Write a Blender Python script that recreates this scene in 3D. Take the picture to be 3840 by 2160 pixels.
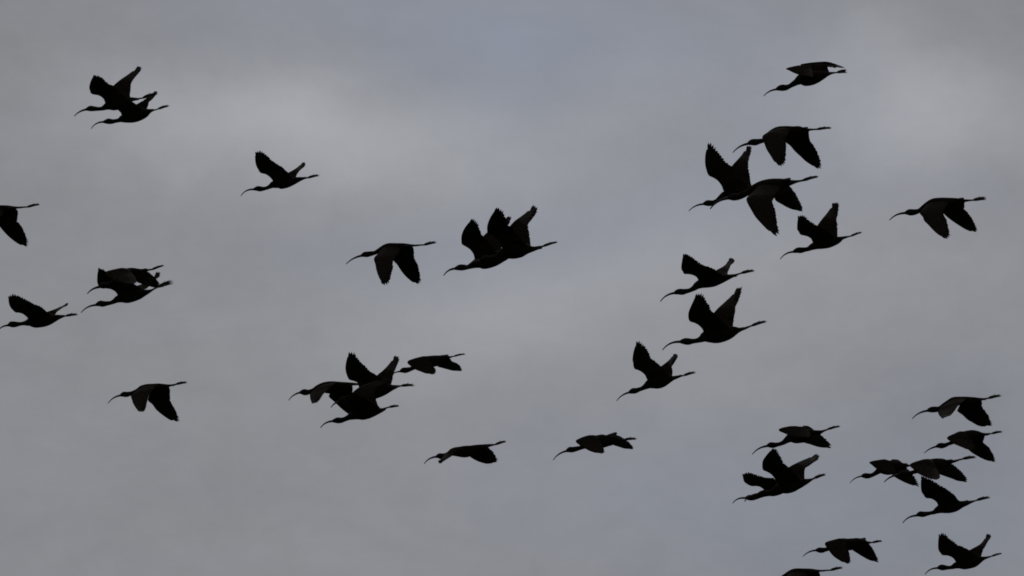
import bpy, math, random
from mathutils import Vector, Matrix

# ------------------------------------------------------------------ clean
for o in list(bpy.data.objects):
    bpy.data.objects.remove(o, do_unlink=True)
scene = bpy.context.scene
COL = scene.collection
random.seed(11)

# ------------------------------------------------------------------ camera
IMG_W, IMG_H = 3840.0, 2160.0
LENS, SENSOR = 265.0, 36.0
FPX = IMG_W * LENS / SENSOR                # focal length in photo pixels
PITCH = math.radians(25.0)                 # looking up at the flock
cam_data = bpy.data.cameras.new('camera')
cam_data.lens = LENS
cam_data.sensor_width = SENSOR
cam_data.clip_start = 0.1
cam_data.clip_end = 20000.0
cam = bpy.data.objects.new('camera', cam_data)
cam.location = (0.0, 0.0, 1.7)
cam.rotation_euler = (math.pi / 2 + PITCH, 0.0, 0.0)
COL.objects.link(cam)
scene.camera = cam
CAM_P = Vector(cam.location)
CAM_R = cam.rotation_euler.to_matrix()     # columns: right, up, towards the viewer


def ray(px, py):
    """direction of a photo pixel, scaled to depth 1"""
    return CAM_R @ Vector(((px - IMG_W / 2) / FPX, (IMG_H / 2 - py) / FPX, -1.0))


# ------------------------------------------------------------------ exposure
scene.view_settings.view_transform = 'Standard'
scene.view_settings.look = 'None'
scene.view_settings.exposure = 0.0
scene.view_settings.gamma = 1.0
scene.cycles.filter_width = 1.75            # soft long-lens edges
scene.view_settings.use_curve_mapping = False

# ------------------------------------------------------------------ sun behind the cloud
SUN_EL, SUN_AZ = math.radians(52.0), math.radians(25.0)     # azimuth from +Y towards +X
sd = bpy.data.lights.new('sun', 'SUN')
sd.energy = 0.5
sd.angle = math.radians(25.0)
sd.color = (1.0, 0.95, 0.88)
sun = bpy.data.objects.new('sun', sd)
sv = Vector((math.cos(SUN_EL) * math.sin(SUN_AZ), math.cos(SUN_EL) * math.cos(SUN_AZ), math.sin(SUN_EL)))
sun.rotation_euler = sv.to_track_quat('Z', 'Y').to_euler()
COL.objects.link(sun)

# ------------------------------------------------------------------ overcast sky
world = bpy.data.worlds.new('World')
scene.world = world
world.use_nodes = True
NT = world.node_tree
NT.nodes.clear()


def nd(tree, kind, **kw):
    n = tree.nodes.new(kind)
    for k, v in kw.items():
        setattr(n, k, v)
    return n


def mth(op, a, b=None, clamp=False):
    n = nd(NT, 'ShaderNodeMath', operation=op, use_clamp=clamp)
    for i, v in enumerate((a, b)):
        if v is None:
            continue
        if isinstance(v, (int, float)):
            n.inputs[i].default_value = v
        else:
            NT.links.new(v, n.inputs[i])
    return n.outputs[0]


tc = nd(NT, 'ShaderNodeTexCoord')
sep = nd(NT, 'ShaderNodeSeparateXYZ')
NT.links.new(tc.outputs['Generated'], sep.inputs[0])
AZ = mth('ARCTAN2', sep.outputs[0], sep.outputs[1])
EL = mth('ARCSINE', sep.outputs[2])


def sky_noise(scale, stretch, detail, rough, off=(0, 0, 0)):
    mp = nd(NT, 'ShaderNodeMapping')
    mp.inputs['Scale'].default_value = (scale, scale, scale * stretch)
    mp.inputs['Location'].default_value = off
    NT.links.new(tc.outputs['Generated'], mp.inputs[0])
    nz = nd(NT, 'ShaderNodeTexNoise')
    nz.inputs['Scale'].default_value = 1.0
    nz.inputs['Detail'].default_value = detail
    nz.inputs['Roughness'].default_value = rough
    NT.links.new(mp.outputs[0], nz.inputs['Vector'])
    return mth('SUBTRACT', nz.outputs[0], 0.5)


# ragged edges: the cloud banks are pushed about by turbulence
AZ = mth('ADD', AZ, mth('MULTIPLY', sky_noise(60.0, 1.0, 4.0, 0.60, (1.0, 9.0, 4.0)), 330.0 / FPX))
EL = mth('ADD', EL, mth('MULTIPLY', sky_noise(70.0, 1.2, 4.0, 0.60, (6.0, 2.0, 8.0)), 220.0 / FPX))


def azel(px, py):
    d = ray(px, py).normalized()
    return math.atan2(d.x, d.y), math.asin(d.z)


def bank(px, py, rx, ry, tilt=0.0):
    """soft bank of cloud centred in one direction of the sky; radii in photo pixels"""
    a0, e0 = azel(px, py)
    ca = math.cos(e0)
    da = mth('MULTIPLY', mth('SUBTRACT', AZ, a0), ca * FPX)
    de = mth('MULTIPLY', mth('SUBTRACT', EL, e0), FPX)
    c, s = math.cos(math.radians(tilt)), math.sin(math.radians(tilt))
    p = mth('ADD', mth('MULTIPLY', da, c / rx), mth('MULTIPLY', de, s / rx))
    q = mth('ADD', mth('MULTIPLY', da, -s / ry), mth('MULTIPLY', de, c / ry))
    r2 = mth('ADD', mth('MULTIPLY', p, p), mth('MULTIPLY', q, q))
    return mth('EXPONENT', mth('MULTIPLY', r2, -1.0))


BRIGHT = [  # px, py, rx, ry, tilt, amount
    (1230, 490, 820, 190, -6, 0.058),
    (930, 370, 480, 150, -8, 0.020),
    (560, 545, 480, 160, -4, 0.018),
    (1500, 640, 800, 260, -6, 0.024),
    (3580, 430, 430, 220, 0, 0.048),
    (3330, 470, 440, 200, -8, 0.034),
    (3210, 130, 190, 130, 20, 0.022),
    (3430, 260, 240, 130, 0, 0.020),
    (2370, 380, 300, 170, 10, 0.022),
    (2440, 970, 560, 170, 12, 0.030),
    (3240, 1030, 560, 220, 0, 0.026),
    (1840, 1220, 480, 200, 10, 0.036),
    (1250, 1300, 700, 260, 0, 0.012),
    (2600, 1350, 800, 240, 0, 0.016),
    (3760, 60, 420, 260, 0, -0.014),
    (3790, 660, 260, 170, 0, -0.014),
    (60, 150, 700, 520, 0, -0.012),
    (300, 1850, 900, 400, 0, -0.004),
    (3300, 2080, 900, 360, 0, -0.022),
    (3650, 1640, 420, 340, 0, -0.022),
]
tot = mth('MULTIPLY', sky_noise(9.0, 2.2, 3.0, 0.5, (3.1, 1.7, 0.4)), 0.022)
tot = mth('ADD', tot, mth('MULTIPLY', sky_noise(48.0, 2.0, 6.0, 0.62, (0.3, 5.2, 2.0)), 0.050))
tot = mth('ADD', tot, mth('MULTIPLY', sky_noise(150.0, 1.6, 5.0, 0.65, (4.3, 0.2, 7.0)), 0.046))
for px, py, rx, ry, tl, amt in BRIGHT:
    tot = mth('ADD', tot, mth('MULTIPLY', bank(px, py, rx, ry, tl), amt * 1.42))
CLOUD_V = mth('ADD', tot, 0.254)

THIN = [  # where the cloud is thin and the blue above tints it
    (1500, 60, 1000, 240, -4, 0.62),
    (2250, 130, 700, 330, 0, 0.50),
    (1880, 380, 330, 330, 0, 0.40),
    (2950, 420, 420, 520, 0, 0.35),
    (2350, 830, 800, 200, 14, 0.42),
    (3700, 720, 300, 260, 0, 0.22),
    (1500, 950, 700, 220, 0, 0.30),
    (2300, 1800, 700, 300, 0, 0.36),
    (3300, 2000, 900, 400, 0, 0.52),
    (3700, 1500, 420, 420, 0, 0.22),
]
th = mth('MULTIPLY', sky_noise(40.0, 1.6, 5.0, 0.55, (7.0, 0.2, 3.0)), 0.30)
for px, py, rx, ry, tl, amt in THIN:
    th = mth('ADD', th, mth('MULTIPLY', bank(px, py, rx, ry, tl), amt))
th = mth('MULTIPLY', mth('ADD', th, 0.15), 0.27, clamp=True)

grey = nd(NT, 'ShaderNodeCombineColor')
NT.links.new(mth('MULTIPLY', CLOUD_V, 1.0), grey.inputs[0])
NT.links.new(mth('MULTIPLY', CLOUD_V, 1.010), grey.inputs[1])
NT.links.new(mth('MULTIPLY', CLOUD_V, 1.062), grey.inputs[2])
bgc = nd(NT, 'ShaderNodeBackground')
bgc.inputs[1].default_value = 1.0
NT.links.new(grey.outputs[0], bgc.inputs[0])
nish = nd(NT, 'ShaderNodeTexSky')
nish.sky_type = 'NISHITA'
nish.sun_disc = False
nish.sun_elevation = SUN_EL
nish.sun_rotation = SUN_AZ
bgs = nd(NT, 'ShaderNodeBackground')
bgs.inputs[1].default_value = 0.070
NT.links.new(nish.outputs[0], bgs.inputs[0])
mixs = nd(NT, 'ShaderNodeMixShader')
NT.links.new(th, mixs.inputs[0])
NT.links.new(bgc.outputs[0], mixs.inputs[1])
NT.links.new(bgs.outputs[0], mixs.inputs[2])
wo = nd(NT, 'ShaderNodeOutputWorld')
NT.links.new(mixs.outputs[0], wo.inputs[0])


# ------------------------------------------------------------------ materials
def material(name, c0, c1, rough, spec, scale, translucent=None, stretch=None, bump=0.0, sheen=0.0):
    m = bpy.data.materials.new(name)
    m.use_nodes = True
    t = m.node_tree
    t.nodes.clear()
    out = nd(t, 'ShaderNodeOutputMaterial')
    bs = nd(t, 'ShaderNodeBsdfPrincipled')
    co = nd(t, 'ShaderNodeTexCoord')
    mp = nd(t, 'ShaderNodeMapping')
    mp.inputs['Scale'].default_value = stretch or (1, 1, 1)
    nz = nd(t, 'ShaderNodeTexNoise')
    nz.inputs['Scale'].default_value = scale
    nz.inputs['Detail'].default_value = 4.0
    rp = nd(t, 'ShaderNodeValToRGB')
    rp.color_ramp.elements[0].position = 0.35
    rp.color_ramp.elements[1].position = 0.68
    rp.color_ramp.elements[0].color = (*c0, 1)
    rp.color_ramp.elements[1].color = (*c1, 1)
    t.links.new(co.outputs['Object'], mp.inputs[0])
    t.links.new(mp.outputs[0], nz.inputs['Vector'])
    t.links.new(nz.outputs[0], rp.inputs[0])
    t.links.new(rp.outputs[0], bs.inputs['Base Color'])
    bs.inputs['Roughness'].default_value = rough
    bs.inputs['Specular IOR Level'].default_value = spec
    if sheen:
        bs.inputs['Sheen Weight'].default_value = sheen
    if bump:
        b = nd(t, 'ShaderNodeBump')
        b.inputs['Strength'].default_value = bump
        b.inputs['Distance'].default_value = 0.003
        t.links.new(nz.outputs[0], b.inputs['Height'])
        t.links.new(b.outputs[0], bs.inputs['Normal'])
    if translucent:
        tr = nd(t, 'ShaderNodeBsdfTranslucent')
        tr.inputs[0].default_value = (*translucent[:3], 1)
        mx = nd(t, 'ShaderNodeMixShader')
        mx.inputs[0].default_value = translucent[3]
        t.links.new(bs.outputs[0], mx.inputs[1])
        t.links.new(tr.outputs[0], mx.inputs[2])
        t.links.new(mx.outputs[0], out.inputs[0])
    else:
        t.links.new(bs.outputs[0], out.inputs[0])
    return m


M_BODY = material('dark_chestnut_plumage', (0.0068, 0.0050, 0.0041), (0.0160, 0.0118, 0.0094), 0.80, 0.05, 60.0, bump=0.4)
M_COVERT = material('covert_feathers', (0.0105, 0.0085, 0.0066), (0.0220, 0.0174, 0.0132), 0.78, 0.03, 90.0, stretch=(0.5, 1.0, 1.0), bump=0.3)
M_FEATHER = material('flight_feathers', (0.0100, 0.0081, 0.0064), (0.0225, 0.0178, 0.0136), 0.70, 0.03, 120.0, translucent=(0.020, 0.007, 0.004, 0.20), stretch=(0.3, 1.0, 1.0))
M_BILL = material('horn_bill', (0.034, 0.026, 0.023), (0.058, 0.044, 0.039), 0.55, 0.12, 70.0)
M_LEG = material('olive_brown_leg', (0.012, 0.009, 0.007), (0.026, 0.020, 0.016), 0.65, 0.10, 150.0)
M_EYE = material('dark_eye', (0.004, 0.003, 0.003), (0.006, 0.004, 0.003), 0.15, 0.4, 50.0)
M_GROUND = material('dark_ground', (0.030, 0.040, 0.018), (0.065, 0.062, 0.035), 0.95, 0.1, 0.05)

# ------------------------------------------------------------------ unseen ground, added to keep the birds' undersides dark
me = bpy.data.meshes.new('ground')
G, NG = 6000.0, 24
gv, gf = [], []
for j in range(NG + 1):
    for i in range(NG + 1):
        x, y = -G + 2 * G * i / NG, -G + 2 * G * j / NG
        gv.append((x, y, 0.0 if max(abs(x), abs(y)) < 600 else random.uniform(-0.8, 0.3)))
for j in range(NG):
    for i in range(NG):
        a = j * (NG + 1) + i
        gf.append((a, a + 1, a + NG + 2, a + NG + 1))
me.from_pydata(gv, [], gf)
me.materials.append(M_GROUND)
go = bpy.data.objects.new('ground', me)
go['kind'] = 'structure'
go['label'] = 'unseen flat ground, added to cut the light from below the flock'
COL.objects.link(go)


# ------------------------------------------------------------------ mesh helpers
class MB:
    def __init__(self):
        self.v, self.f, self.m = [], [], []

    def add(self, vs, fs, mat=0):
        b = len(self.v)
        self.v += [tuple(p) for p in vs]
        self.f += [tuple(b + i for i in f) for f in fs]
        self.m += [mat] * len(fs)

    def build(self, name, mats, parent, smooth=True):
        me = bpy.data.meshes.new(name)
        me.from_pydata(self.v, [], self.f)
        for m in mats:
            me.materials.append(m)
        me.polygons.foreach_set('material_index', self.m)
        me.polygons.foreach_set('use_smooth', [smooth] * len(self.f))
        me.update()
        o = bpy.data.objects.new(name, me)
        COL.objects.link(o)
        o.parent = parent
        return o


def spline(pts, per):
    """Catmull-Rom through tuples of any length"""
    n = len(pts)
    if n < 3:
        return [tuple(a + (b - a) * k / per for a, b in zip(pts[0], pts[1])) for k in range(per)] + [tuple(pts[-1])]
    out = []
    for i in range(n - 1):
        p0 = pts[i - 1] if i else tuple(2 * a - b for a, b in zip(pts[0], pts[1]))
        p1, p2 = pts[i], pts[i + 1]
        p3 = pts[i + 2] if i + 2 < n else tuple(2 * a - b for a, b in zip(pts[-1], pts[-2]))
        for k in range(per):
            t = k / per
            out.append(tuple(0.5 * (2 * b + (c - a) * t + (2 * a - 5 * b + 4 * c - d) * t * t + (3 * b - a - 3 * c + d) * t ** 3)
                             for a, b, c, d in zip(p0, p1, p2, p3)))
    out.append(tuple(pts[-1]))
    return out


def tube(mb, pts, radii, seg=8, depth=1.0, mat=0, tip=True):
    """lofted tube: pts are local vectors; cross-section upright in the side view, 'depth' its width ratio"""
    n = len(pts)
    vs, fs = [], []
    for i, (p, r) in enumerate(zip(pts, radii)):
        t = (pts[min(i + 1, n - 1)] - pts[max(i - 1, 0)])
        t = t.normalized() if t.length > 1e-9 else Vector((1, 0, 0))
        e1 = Vector((-t.y, t.x, 0))
        e1 = e1.normalized() if e1.length > 1e-6 else Vector((0, 1, 0))
        e2 = t.cross(e1).normalized()
        for k in range(seg):
            a = 2 * math.pi * k / seg
            vs.append(p + e1 * (r * math.cos(a)) + e2 * (r * depth * math.sin(a)))
    for i in range(n - 1):
        for k in range(seg):
            k2 = (k + 1) % seg
            fs.append((i * seg + k, i * seg + k2, (i + 1) * seg + k2, (i + 1) * seg + k))
    if tip:
        b = len(vs)
        vs.append(pts[0] + (pts[0] - pts[1]).normalized() * radii[0] * 0.5)
        vs.append(pts[-1] + (pts[-1] - pts[-2]).normalized() * radii[-1] * 0.6)
        for k in range(seg):
            k2 = (k + 1) % seg
            fs.append((b, k2, k))
            fs.append((b + 1, (n - 1) * seg + k, (n - 1) * seg + k2))
    mb.add(vs, fs, mat)


class Curve:
    """arc-length parameterised 3D polyline"""
    def __init__(self, pts):
        self.p = pts
        self.s = [0.0]
        for a, b in zip(pts, pts[1:]):
            self.s.append(self.s[-1] + (b - a).length)

    def at(self, u):
        d = max(0.0, min(1.0, u)) * self.s[-1]
        for i in range(len(self.p) - 1):
            if d <= self.s[i + 1] or i == len(self.p) - 2:
                w = self.s[i + 1] - self.s[i]
                t = (d - self.s[i]) / w if w > 1e-9 else 0
                return self.p[i].lerp(self.p[i + 1], max(0, min(1, t)))


ARM, HAND = 0.165, 0.275        # metres along the wing's leading edge
YAW = math.tan(math.radians(22.0))
BIRD_LEN = 0.66                 # bill tip to toes as seen from the side


def build_ibis(b):
    x0, y0, w, h = b['R']
    s = min(2576.0 / w, 1449.0 / h)

    def src(p):
        return x0 + p[0] / s, y0 + p[1] / s
    k = b.get('k')                                 # (scale, own joint, model joint): same pose as another bird
    if k:
        def src(p, base=src):
            return base((k[1][0] + (p[0] - k[2][0]) * k[0], k[1][1] + (p[1] - k[2][1]) * k[0]))
    bt, ft = src(b['bill'][0]), src(b['leg'][1])
    mpp = BIRD_LEN / (math.hypot(bt[0] - ft[0], bt[1] - ft[1]) * b.get('size', 1.0))
    D = mpp * FPX
    zs = s if not k else s / k[0]
    mz = mpp / zs                                  # metres per traced pixel
    body = b['body']
    ci = max(range(len(body)), key=lambda i: body[i][2])
    cpx = src(body[ci])
    R0 = CAM_P + ray(*cpx) * D
    inv = CAM_R.transposed()

    def loc(p, z=0.0):
        """traced point + depth towards the viewer -> the bird's own coordinates"""
        q = src(p)
        return inv @ (CAM_P + ray(*q) * (D - z) - R0)

    def zbody(x):
        return YAW * (x - body[ci][0]) * mz * 0.8

    root = bpy.data.objects.new('ibis', None)
    root.empty_display_size = 0.1
    root.matrix_world = Matrix.Translation(R0) @ CAM_R.to_4x4()
    COL.objects.link(root)
    root['label'] = b['label']
    root['category'] = 'bird'
    root['group'] = 'ibises flying in a loose flock'

    # body: head, neck, trunk, legs and feet in one mesh
    mb = MB()
    st = spline(body, 5)
    rmax = max(q[2] for q in body)
    pts = [loc(q, zbody(q[0])) for q in st]
    rad = [max(q[2], 3) * mz for q in st]
    tube(mb, pts, rad, seg=16, depth=0.86)
    J, F = b['leg']
    hip = body[-3]
    for sd_ in (1, -1):
        zo = 0.013 * sd_
        dy = 2.2 * sd_ * zs / 6.5
        hp = loc((hip[0], hip[1] + dy), zbody(hip[0]) + zo)
        jp = loc((J[0], J[1] + dy), zbody(J[0]) + zo)
        mid = hp.lerp(jp, 0.55)
        tube(mb, [hp, mid, jp], [0.0085, 0.0055, 0.0048], seg=8, mat=1)
        fx, fy = F[0] - J[0], F[1] - J[1]
        fl = math.hypot(fx, fy)
        nx, ny = -fy / fl, fx / fl                 # across the foot in the picture
        spread = b.get('spread', 0.05)
        fo = b.get('feet', 0.0) * sd_
        for q, (off, ln, tipo) in enumerate(((-1.0, 0.90, -1.7), (0.0, 1.0, -0.1), (1.0, 0.93, 1.5), (-1.5, 0.55, -3.2))):
            def tp(t, o):
                ox = o * fl * spread
                bow = -0.035 * fl * math.sin(math.pi * t)
                return loc((J[0] + fx * t + nx * (ox + bow) + fo * t * nx, J[1] + fy * t + ny * (ox + bow) + fo * t * ny + dy),
                           zbody(J[0]) + zo + 0.008 * off * t * sd_)
            ts = (-0.04, 0.2 * ln, 0.45 * ln, 0.75 * ln, ln)
            os_ = (0.0, off * 0.8, off * 1.0, off * 0.9 + tipo * 0.1, tipo)
            rs = (0.0045, 0.0058, 0.0048, 0.0032, 0.0008) if q < 3 else (0.0045, 0.0042, 0.0036, 0.0022, 0.0008)
            tube(mb, [tp(a, o) for a, o in zip(ts, os_)], rs, seg=6, mat=1)
    mb.build('body', [M_BODY, M_LEG], root)

    # bill
    mb = MB()
    t_, m_, b_ = b['bill']
    d1, d2 = math.hypot(m_[0] - b_[0], m_[1] - b_[1]), math.hypot(t_[0] - m_[0], t_[1] - m_[1])
    tm = d1 / (d1 + d2)                            # an even down-curve through base, middle and tip
    cc = [(m_[i] - (1 - tm) ** 2 * b_[i] - tm ** 2 * t_[i]) / (2 * tm * (1 - tm)) for i in (0, 1)]
    bs = [tuple((1 - t) ** 2 * b_[i] + 2 * t * (1 - t) * cc[i] + t * t * t_[i] for i in (0, 1)) for t in [j / 16 for j in range(17)]]
    bs = [(b_[0] + (body[1][0] - b_[0]) * 0.35, b_[1] + (body[1][1] - b_[1]) * 0.35)] + bs
    n = len(bs)
    pts = [loc(q, zbody(q[0])) for q in bs]
    rad = [0.0062 * (1 - i / (n - 1)) ** 1.15 + 0.0029 for i in range(n)]
    tube(mb, pts, rad, seg=8, depth=0.8)
    mb.build('bill', [M_BILL], root)

    # eyes
    hc = body[1]
    ev = ((b_[0] - hc[0]), (b_[1] - hc[1]))
    el = math.hypot(*ev)
    for sd_ in (1, -1):
        c = loc((hc[0] + ev[0] / el * hc[2] * 0.35, hc[1] + ev[1] / el * hc[2] * 0.35 - hc[2] * 0.25),
                zbody(hc[0]) + sd_ * hc[2] * mz * 0.74)
        mb = MB()
        vs, fs = [], []
        for i in range(5):
            th_ = math.pi * (i + 0.5) / 5
            for j in range(8):
                a = 2 * math.pi * j / 8
                vs.append(c + 0.0036 * Vector((math.sin(th_) * math.cos(a), math.sin(th_) * math.sin(a), math.cos(th_) * 0.7)))
        for i in range(4):
            for j in range(8):
                j2 = (j + 1) % 8
                fs.append((i * 8 + j, (i + 1) * 8 + j, (i + 1) * 8 + j2, i * 8 + j2))
        fs += [tuple(range(8)), tuple(range(39, 31, -1))]
        mb.add(vs, fs)
        mb.build('eye', [M_EYE], root)

    # tail: a short fan of overlapping feathers
    if b.get('tail'):
        tb, tt, hw = b['tail']
    else:
        tb, tt, hw = body[-4][:2], (body[-1][0], body[-1][1] - body[-1][2] * 0.5), 8
    ax = (tt[0] - tb[0], tt[1] - tb[1])
    al = math.hypot(*ax)
    px_, py_ = -ax[1] / al, ax[0] / al
    mb = MB()
    for q in range(7):
        f = (q - 3) / 3.0
        c0 = loc((tb[0] + px_ * hw * 0.25 * f, tb[1] + py_ * hw * 0.25 * f), zbody(tb[0]) + 0.012 * f)
        c1 = loc((tt[0] + px_ * hw * f - ax[0] * 0.05 * abs(f), tt[1] + py_ * hw * f - ax[1] * 0.05 * abs(f)), zbody(tt[0]) + 0.040 * f)
        feather_mesh(mb, [c0.lerp(c1, t) for t in (0, 0.3, 0.6, 0.85, 1.0)], 0.0105, Vector((px_, -py_, 1.2)).normalized(), 0.0012)
    mb.build('tail', [M_FEATHER], root)

    # wings
    for wg in b['wings']:
        side, L, wi, T = wg[:4]
        hump = wg[4] if len(wg) > 4 else 0.0
        q = min(body[2:], key=lambda c: math.hypot(c[0] - L[0][0], c[1] - L[0][1]) - 0.5 * c[2])
        if math.hypot(q[0] - L[0][0], q[1] - L[0][1]) > 0.5 * q[2]:
            L = [(L[0][0] + (q[0] - L[0][0]) * 0.8, L[0][1] + (q[1] - L[0][1]) * 0.8)] + list(L)
            wi += 1
        q = min(body[2:], key=lambda c: math.hypot(c[0] - T[-1][0], c[1] - T[-1][1]) - 0.5 * c[2])
        T2 = list(T)
        if math.hypot(q[0] - T[-1][0], q[1] - T[-1][1]) > 0.35 * q[2]:
            T2.append((T[-1][0] + (q[0] - T[-1][0]) * 0.75, T[-1][1] + (q[1] - T[-1][1]) * 0.75))
        build_wing(root, loc, zbody, mz, side, L, wi, T2, hump)
    return root


def feather_mesh(mb, line, width, across, thick, w85=0.95, tipw=0.66, ext=0.28):
    """a blade with a raised shaft and a rounded tip, along the points of 'line'"""
    n = len(line)
    prof = (0.55, 0.92, 1.0, w85, tipw)
    vs, fs = [], []
    for i, p in enumerate(line):
        t = (line[min(i + 1, n - 1)] - line[max(i - 1, 0)])
        t = t.normalized() if t.length > 1e-9 else Vector((1, 0, 0))
        a = across - t * across.dot(t)
        a = a.normalized() if a.length > 1e-6 else Vector((0, 0, 1))
        nn = t.cross(a).normalized()
        w = width * prof[i] * 0.5
        vs += [p - a * w, p + nn * thick, p + a * w, p - nn * thick * 0.6]
    d = (line[-1] - line[-2])
    vs.append(line[-1] + d.normalized() * width * ext)
    for i in range(n - 1):
        for k in range(4):
            k2 = (k + 1) % 4
            fs.append((i * 4 + k, i * 4 + k2, (i + 1) * 4 + k2, (i + 1) * 4 + k))
    e = (n - 1) * 4
    for k in range(4):
        fs.append((e + k, e + (k + 1) % 4, len(vs) - 1))
    fs.append((3, 2, 1, 0))
    mb.add(vs, fs)


def build_wing(root, loc, zbody, mz, side, L, wi, T, hump):
    # depth of the leading edge from the true bone lengths
    def plen(ps):
        return sum(math.hypot(b[0] - a[0], b[1] - a[1]) for a, b in zip(ps, ps[1:])) * mz
    p1, p2 = plen(L[:wi + 1]), plen(L[wi:])
    z1 = math.sqrt(max(ARM ** 2 - p1 ** 2, (0.30 * ARM) ** 2))
    z2 = math.sqrt(max(HAND ** 2 - p2 ** 2, (0.30 * HAND) ** 2))
    zr = zbody(L[0][0]) * 0.5
    zl, acc = [], 0.0
    for i, q in enumerate(L):
        if i:
            acc += math.hypot(q[0] - L[i - 1][0], q[1] - L[i - 1][1]) * mz
        if i <= wi:
            f = acc / max(p1, 1e-6)
            z = 0.032 + z1 * f
        else:
            f = (acc - p1) / max(p2, 1e-6)
            z = 0.032 + z1 + z2 * f
        zl.append(zr + side * z)
    L3 = spline([(q[0], q[1], z) for q, z in zip(L, zl)], 4)
    LC = Curve([loc((q[0], q[1]), q[2]) for q in L3])
    uw = LC.s[wi * 4] / LC.s[-1]
    # trailing edge, root to tip, with the depth of the leading edge opposite
    TT = [L[-1]] + list(T)
    TT.reverse()
    t2 = spline([(q[0], q[1]) for q in TT], 4)
    acc, ar = 0.0, [0.0]
    for a, c in zip(t2, t2[1:]):
        acc += math.hypot(c[0] - a[0], c[1] - a[1])
        ar.append(acc)
    zc = Curve([Vector((0, 0, 0)), Vector((1, 0, 0))])
    zlist = [q[2] for q in L3]
    ll = [x / LC.s[-1] for x in LC.s]

    def zlead(u):
        for i in range(len(ll) - 1):
            if u <= ll[i + 1] or i == len(ll) - 2:
                d = ll[i + 1] - ll[i]
                return zlist[i] + (zlist[i + 1] - zlist[i]) * ((u - ll[i]) / d if d > 1e-9 else 0)
    tp = []
    for q, a in zip(t2, ar):
        f = a / acc
        lp_x = L3[min(len(L3) - 1, int(f * (len(L3) - 1)))][0]
        dz = YAW * (q[0] - lp_x) * mz * 0.35
        z0 = zlead(f) + dz * (1 - f)
        if f < 0.25:                               # the inner edge closes onto the body
            z0 = z0 * (0.35 + 0.65 * f / 0.25) + side * 0.012
        tp.append(loc(q, z0))
    TC = Curve(tp)

    def P(u, v):
        a, c = LC.at(u), TC.at(u)
        return a.lerp(c, v)

    def N(u, v):
        u = min(max(u, 0.02), 0.93)
        du = P(u + 0.02, v) - P(u - 0.02, v)
        dv = P(u, min(v + 0.15, 1)) - P(u, max(v - 0.15, 0))
        n_ = du.cross(dv)
        return n_.normalized() if n_.length > 1e-10 else Vector((0, 0, 1))

    # coverts: the thick forward part of the wing
    mb = MB()
    NU, NV = 32, 6
    up, lo = [], []
    raised = side < 0 and L[-1][1] < L[0][1] - 60
    umax = 0.80 if raised else 0.89
    for i in range(NU + 1):
        u = umax * i / NU
        full = max(0.20, hump)
        if u < full:
            vm = 1.0
        elif u < 0.52:
            vm = 0.98 - 0.02 * (u - 0.20) / 0.32
        elif u < umax - 0.14:
            vm = 0.96 - 0.14 * (u - 0.52) / (umax - 0.66)
        else:
            vm = 0.82 - 0.48 * (u - umax + 0.14) / 0.14
        th_ = 0.0105 * (1 - 0.80 * u)
        for j in range(NV + 1):
            f = j / NV
            v = vm * f
            p, n_ = P(u, v), N(u, v)
            prof = 1.9 * math.sqrt(max(f, 0)) * (1 - f) + 0.07 * f if f > 0 else 0.0
            up.append(p + n_ * (th_ * prof + 0.0004))
            lo.append(p - n_ * (th_ * prof * 0.6 + 0.0004))
    W = NV + 1
    fs = []
    off = len(up)
    for i in range(NU):
        for j in range(NV):
            a = i * W + j
            fs.append((a, a + 1, a + W + 1, a + W))
            fs.append((off + a, off + a + W, off + a + W + 1, off + a + 1))
        fs.append((i * W, (i + 1) * W, off + (i + 1) * W, off + i * W))
        a = i * W + NV
        fs.append((a, off + a, off + a + W, a + W))
    for i in (0, NU):
        for j in range(NV):
            a = i * W + j
            fs.append((a, off + a, off + a + 1, a + 1) if i == 0 else (a, a + 1, off + a + 1, off + a))
    mb.add(up + lo, fs)
    wing = mb.build('wing', [M_COVERT], root)

    # flight feathers
    NP, NS = 10, 12
    for kind, n in (('primary_feather', NP), ('secondary_feather', NS)):
        for i in range(n):
            if kind == 'primary_feather':
                ut = 0.52 + 0.48 * ((i + 0.6) / (n - 0.4)) ** 0.95
                wrist = max(uw, 0.25)
                ub = wrist + (min(0.90, wrist + 0.45) - wrist) * (i / (n - 1)) * 0.9
                ub = min(ub, ut)
            else:
                ut = 0.15 + 0.38 * (i + 0.5) / n
                ub = ut * min(uw, 0.5) / 0.5 + 0.01
            if ut < hump:
                continue
            ut = min(1.0, ut + random.uniform(-0.006, 0.006))
            lift = 0.0008 * (1 if i % 2 else -0.5)
            p0, p4 = P(ub, 0.28) + N(ub, 0.3) * lift, TC.at(ut)
            if kind == 'primary_feather':
                bend = 0.55 * (1 - i / (n - 1)) ** 0.7
            else:
                bend = 0.6
            line = []
            for t in (0.0, 0.3, 0.6, 0.85, 1.0):
                u, v = ub + (ut - ub) * t, 0.28 + (1 - 0.28) * t
                line.append(p0.lerp(p4, t).lerp(P(u, v) + N(u, v) * lift, bend))
            ln = line[-1] - line[0]
            nn = N(min(ut, 0.85), 0.6)
            ac = nn.cross(ln)
            ac = ac.normalized() + nn * 0.13
            sp = TC.s[-1] * (0.48 if kind == 'primary_feather' else 0.38) / n
            if kind == 'primary_feather':
                wd = max(0.011, min(0.040, sp * 2.5)) * (1.0 - 0.62 * (i / n) ** 1.3)
                if raised and i >= n - 4:
                    wd *= 0.72
                wd = min(wd, 0.26 * ln.length + 0.004)
            else:
                wd = max(0.012, min(0.036, sp * 2.5))
            if ln.length > 1e-6:                   # the tip itself ends at the wing's edge
                line[-1] = line[-1] - ln.normalized() * (wd * (0.20 + random.uniform(-0.08, 0.08)))
            m2 = MB()
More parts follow.
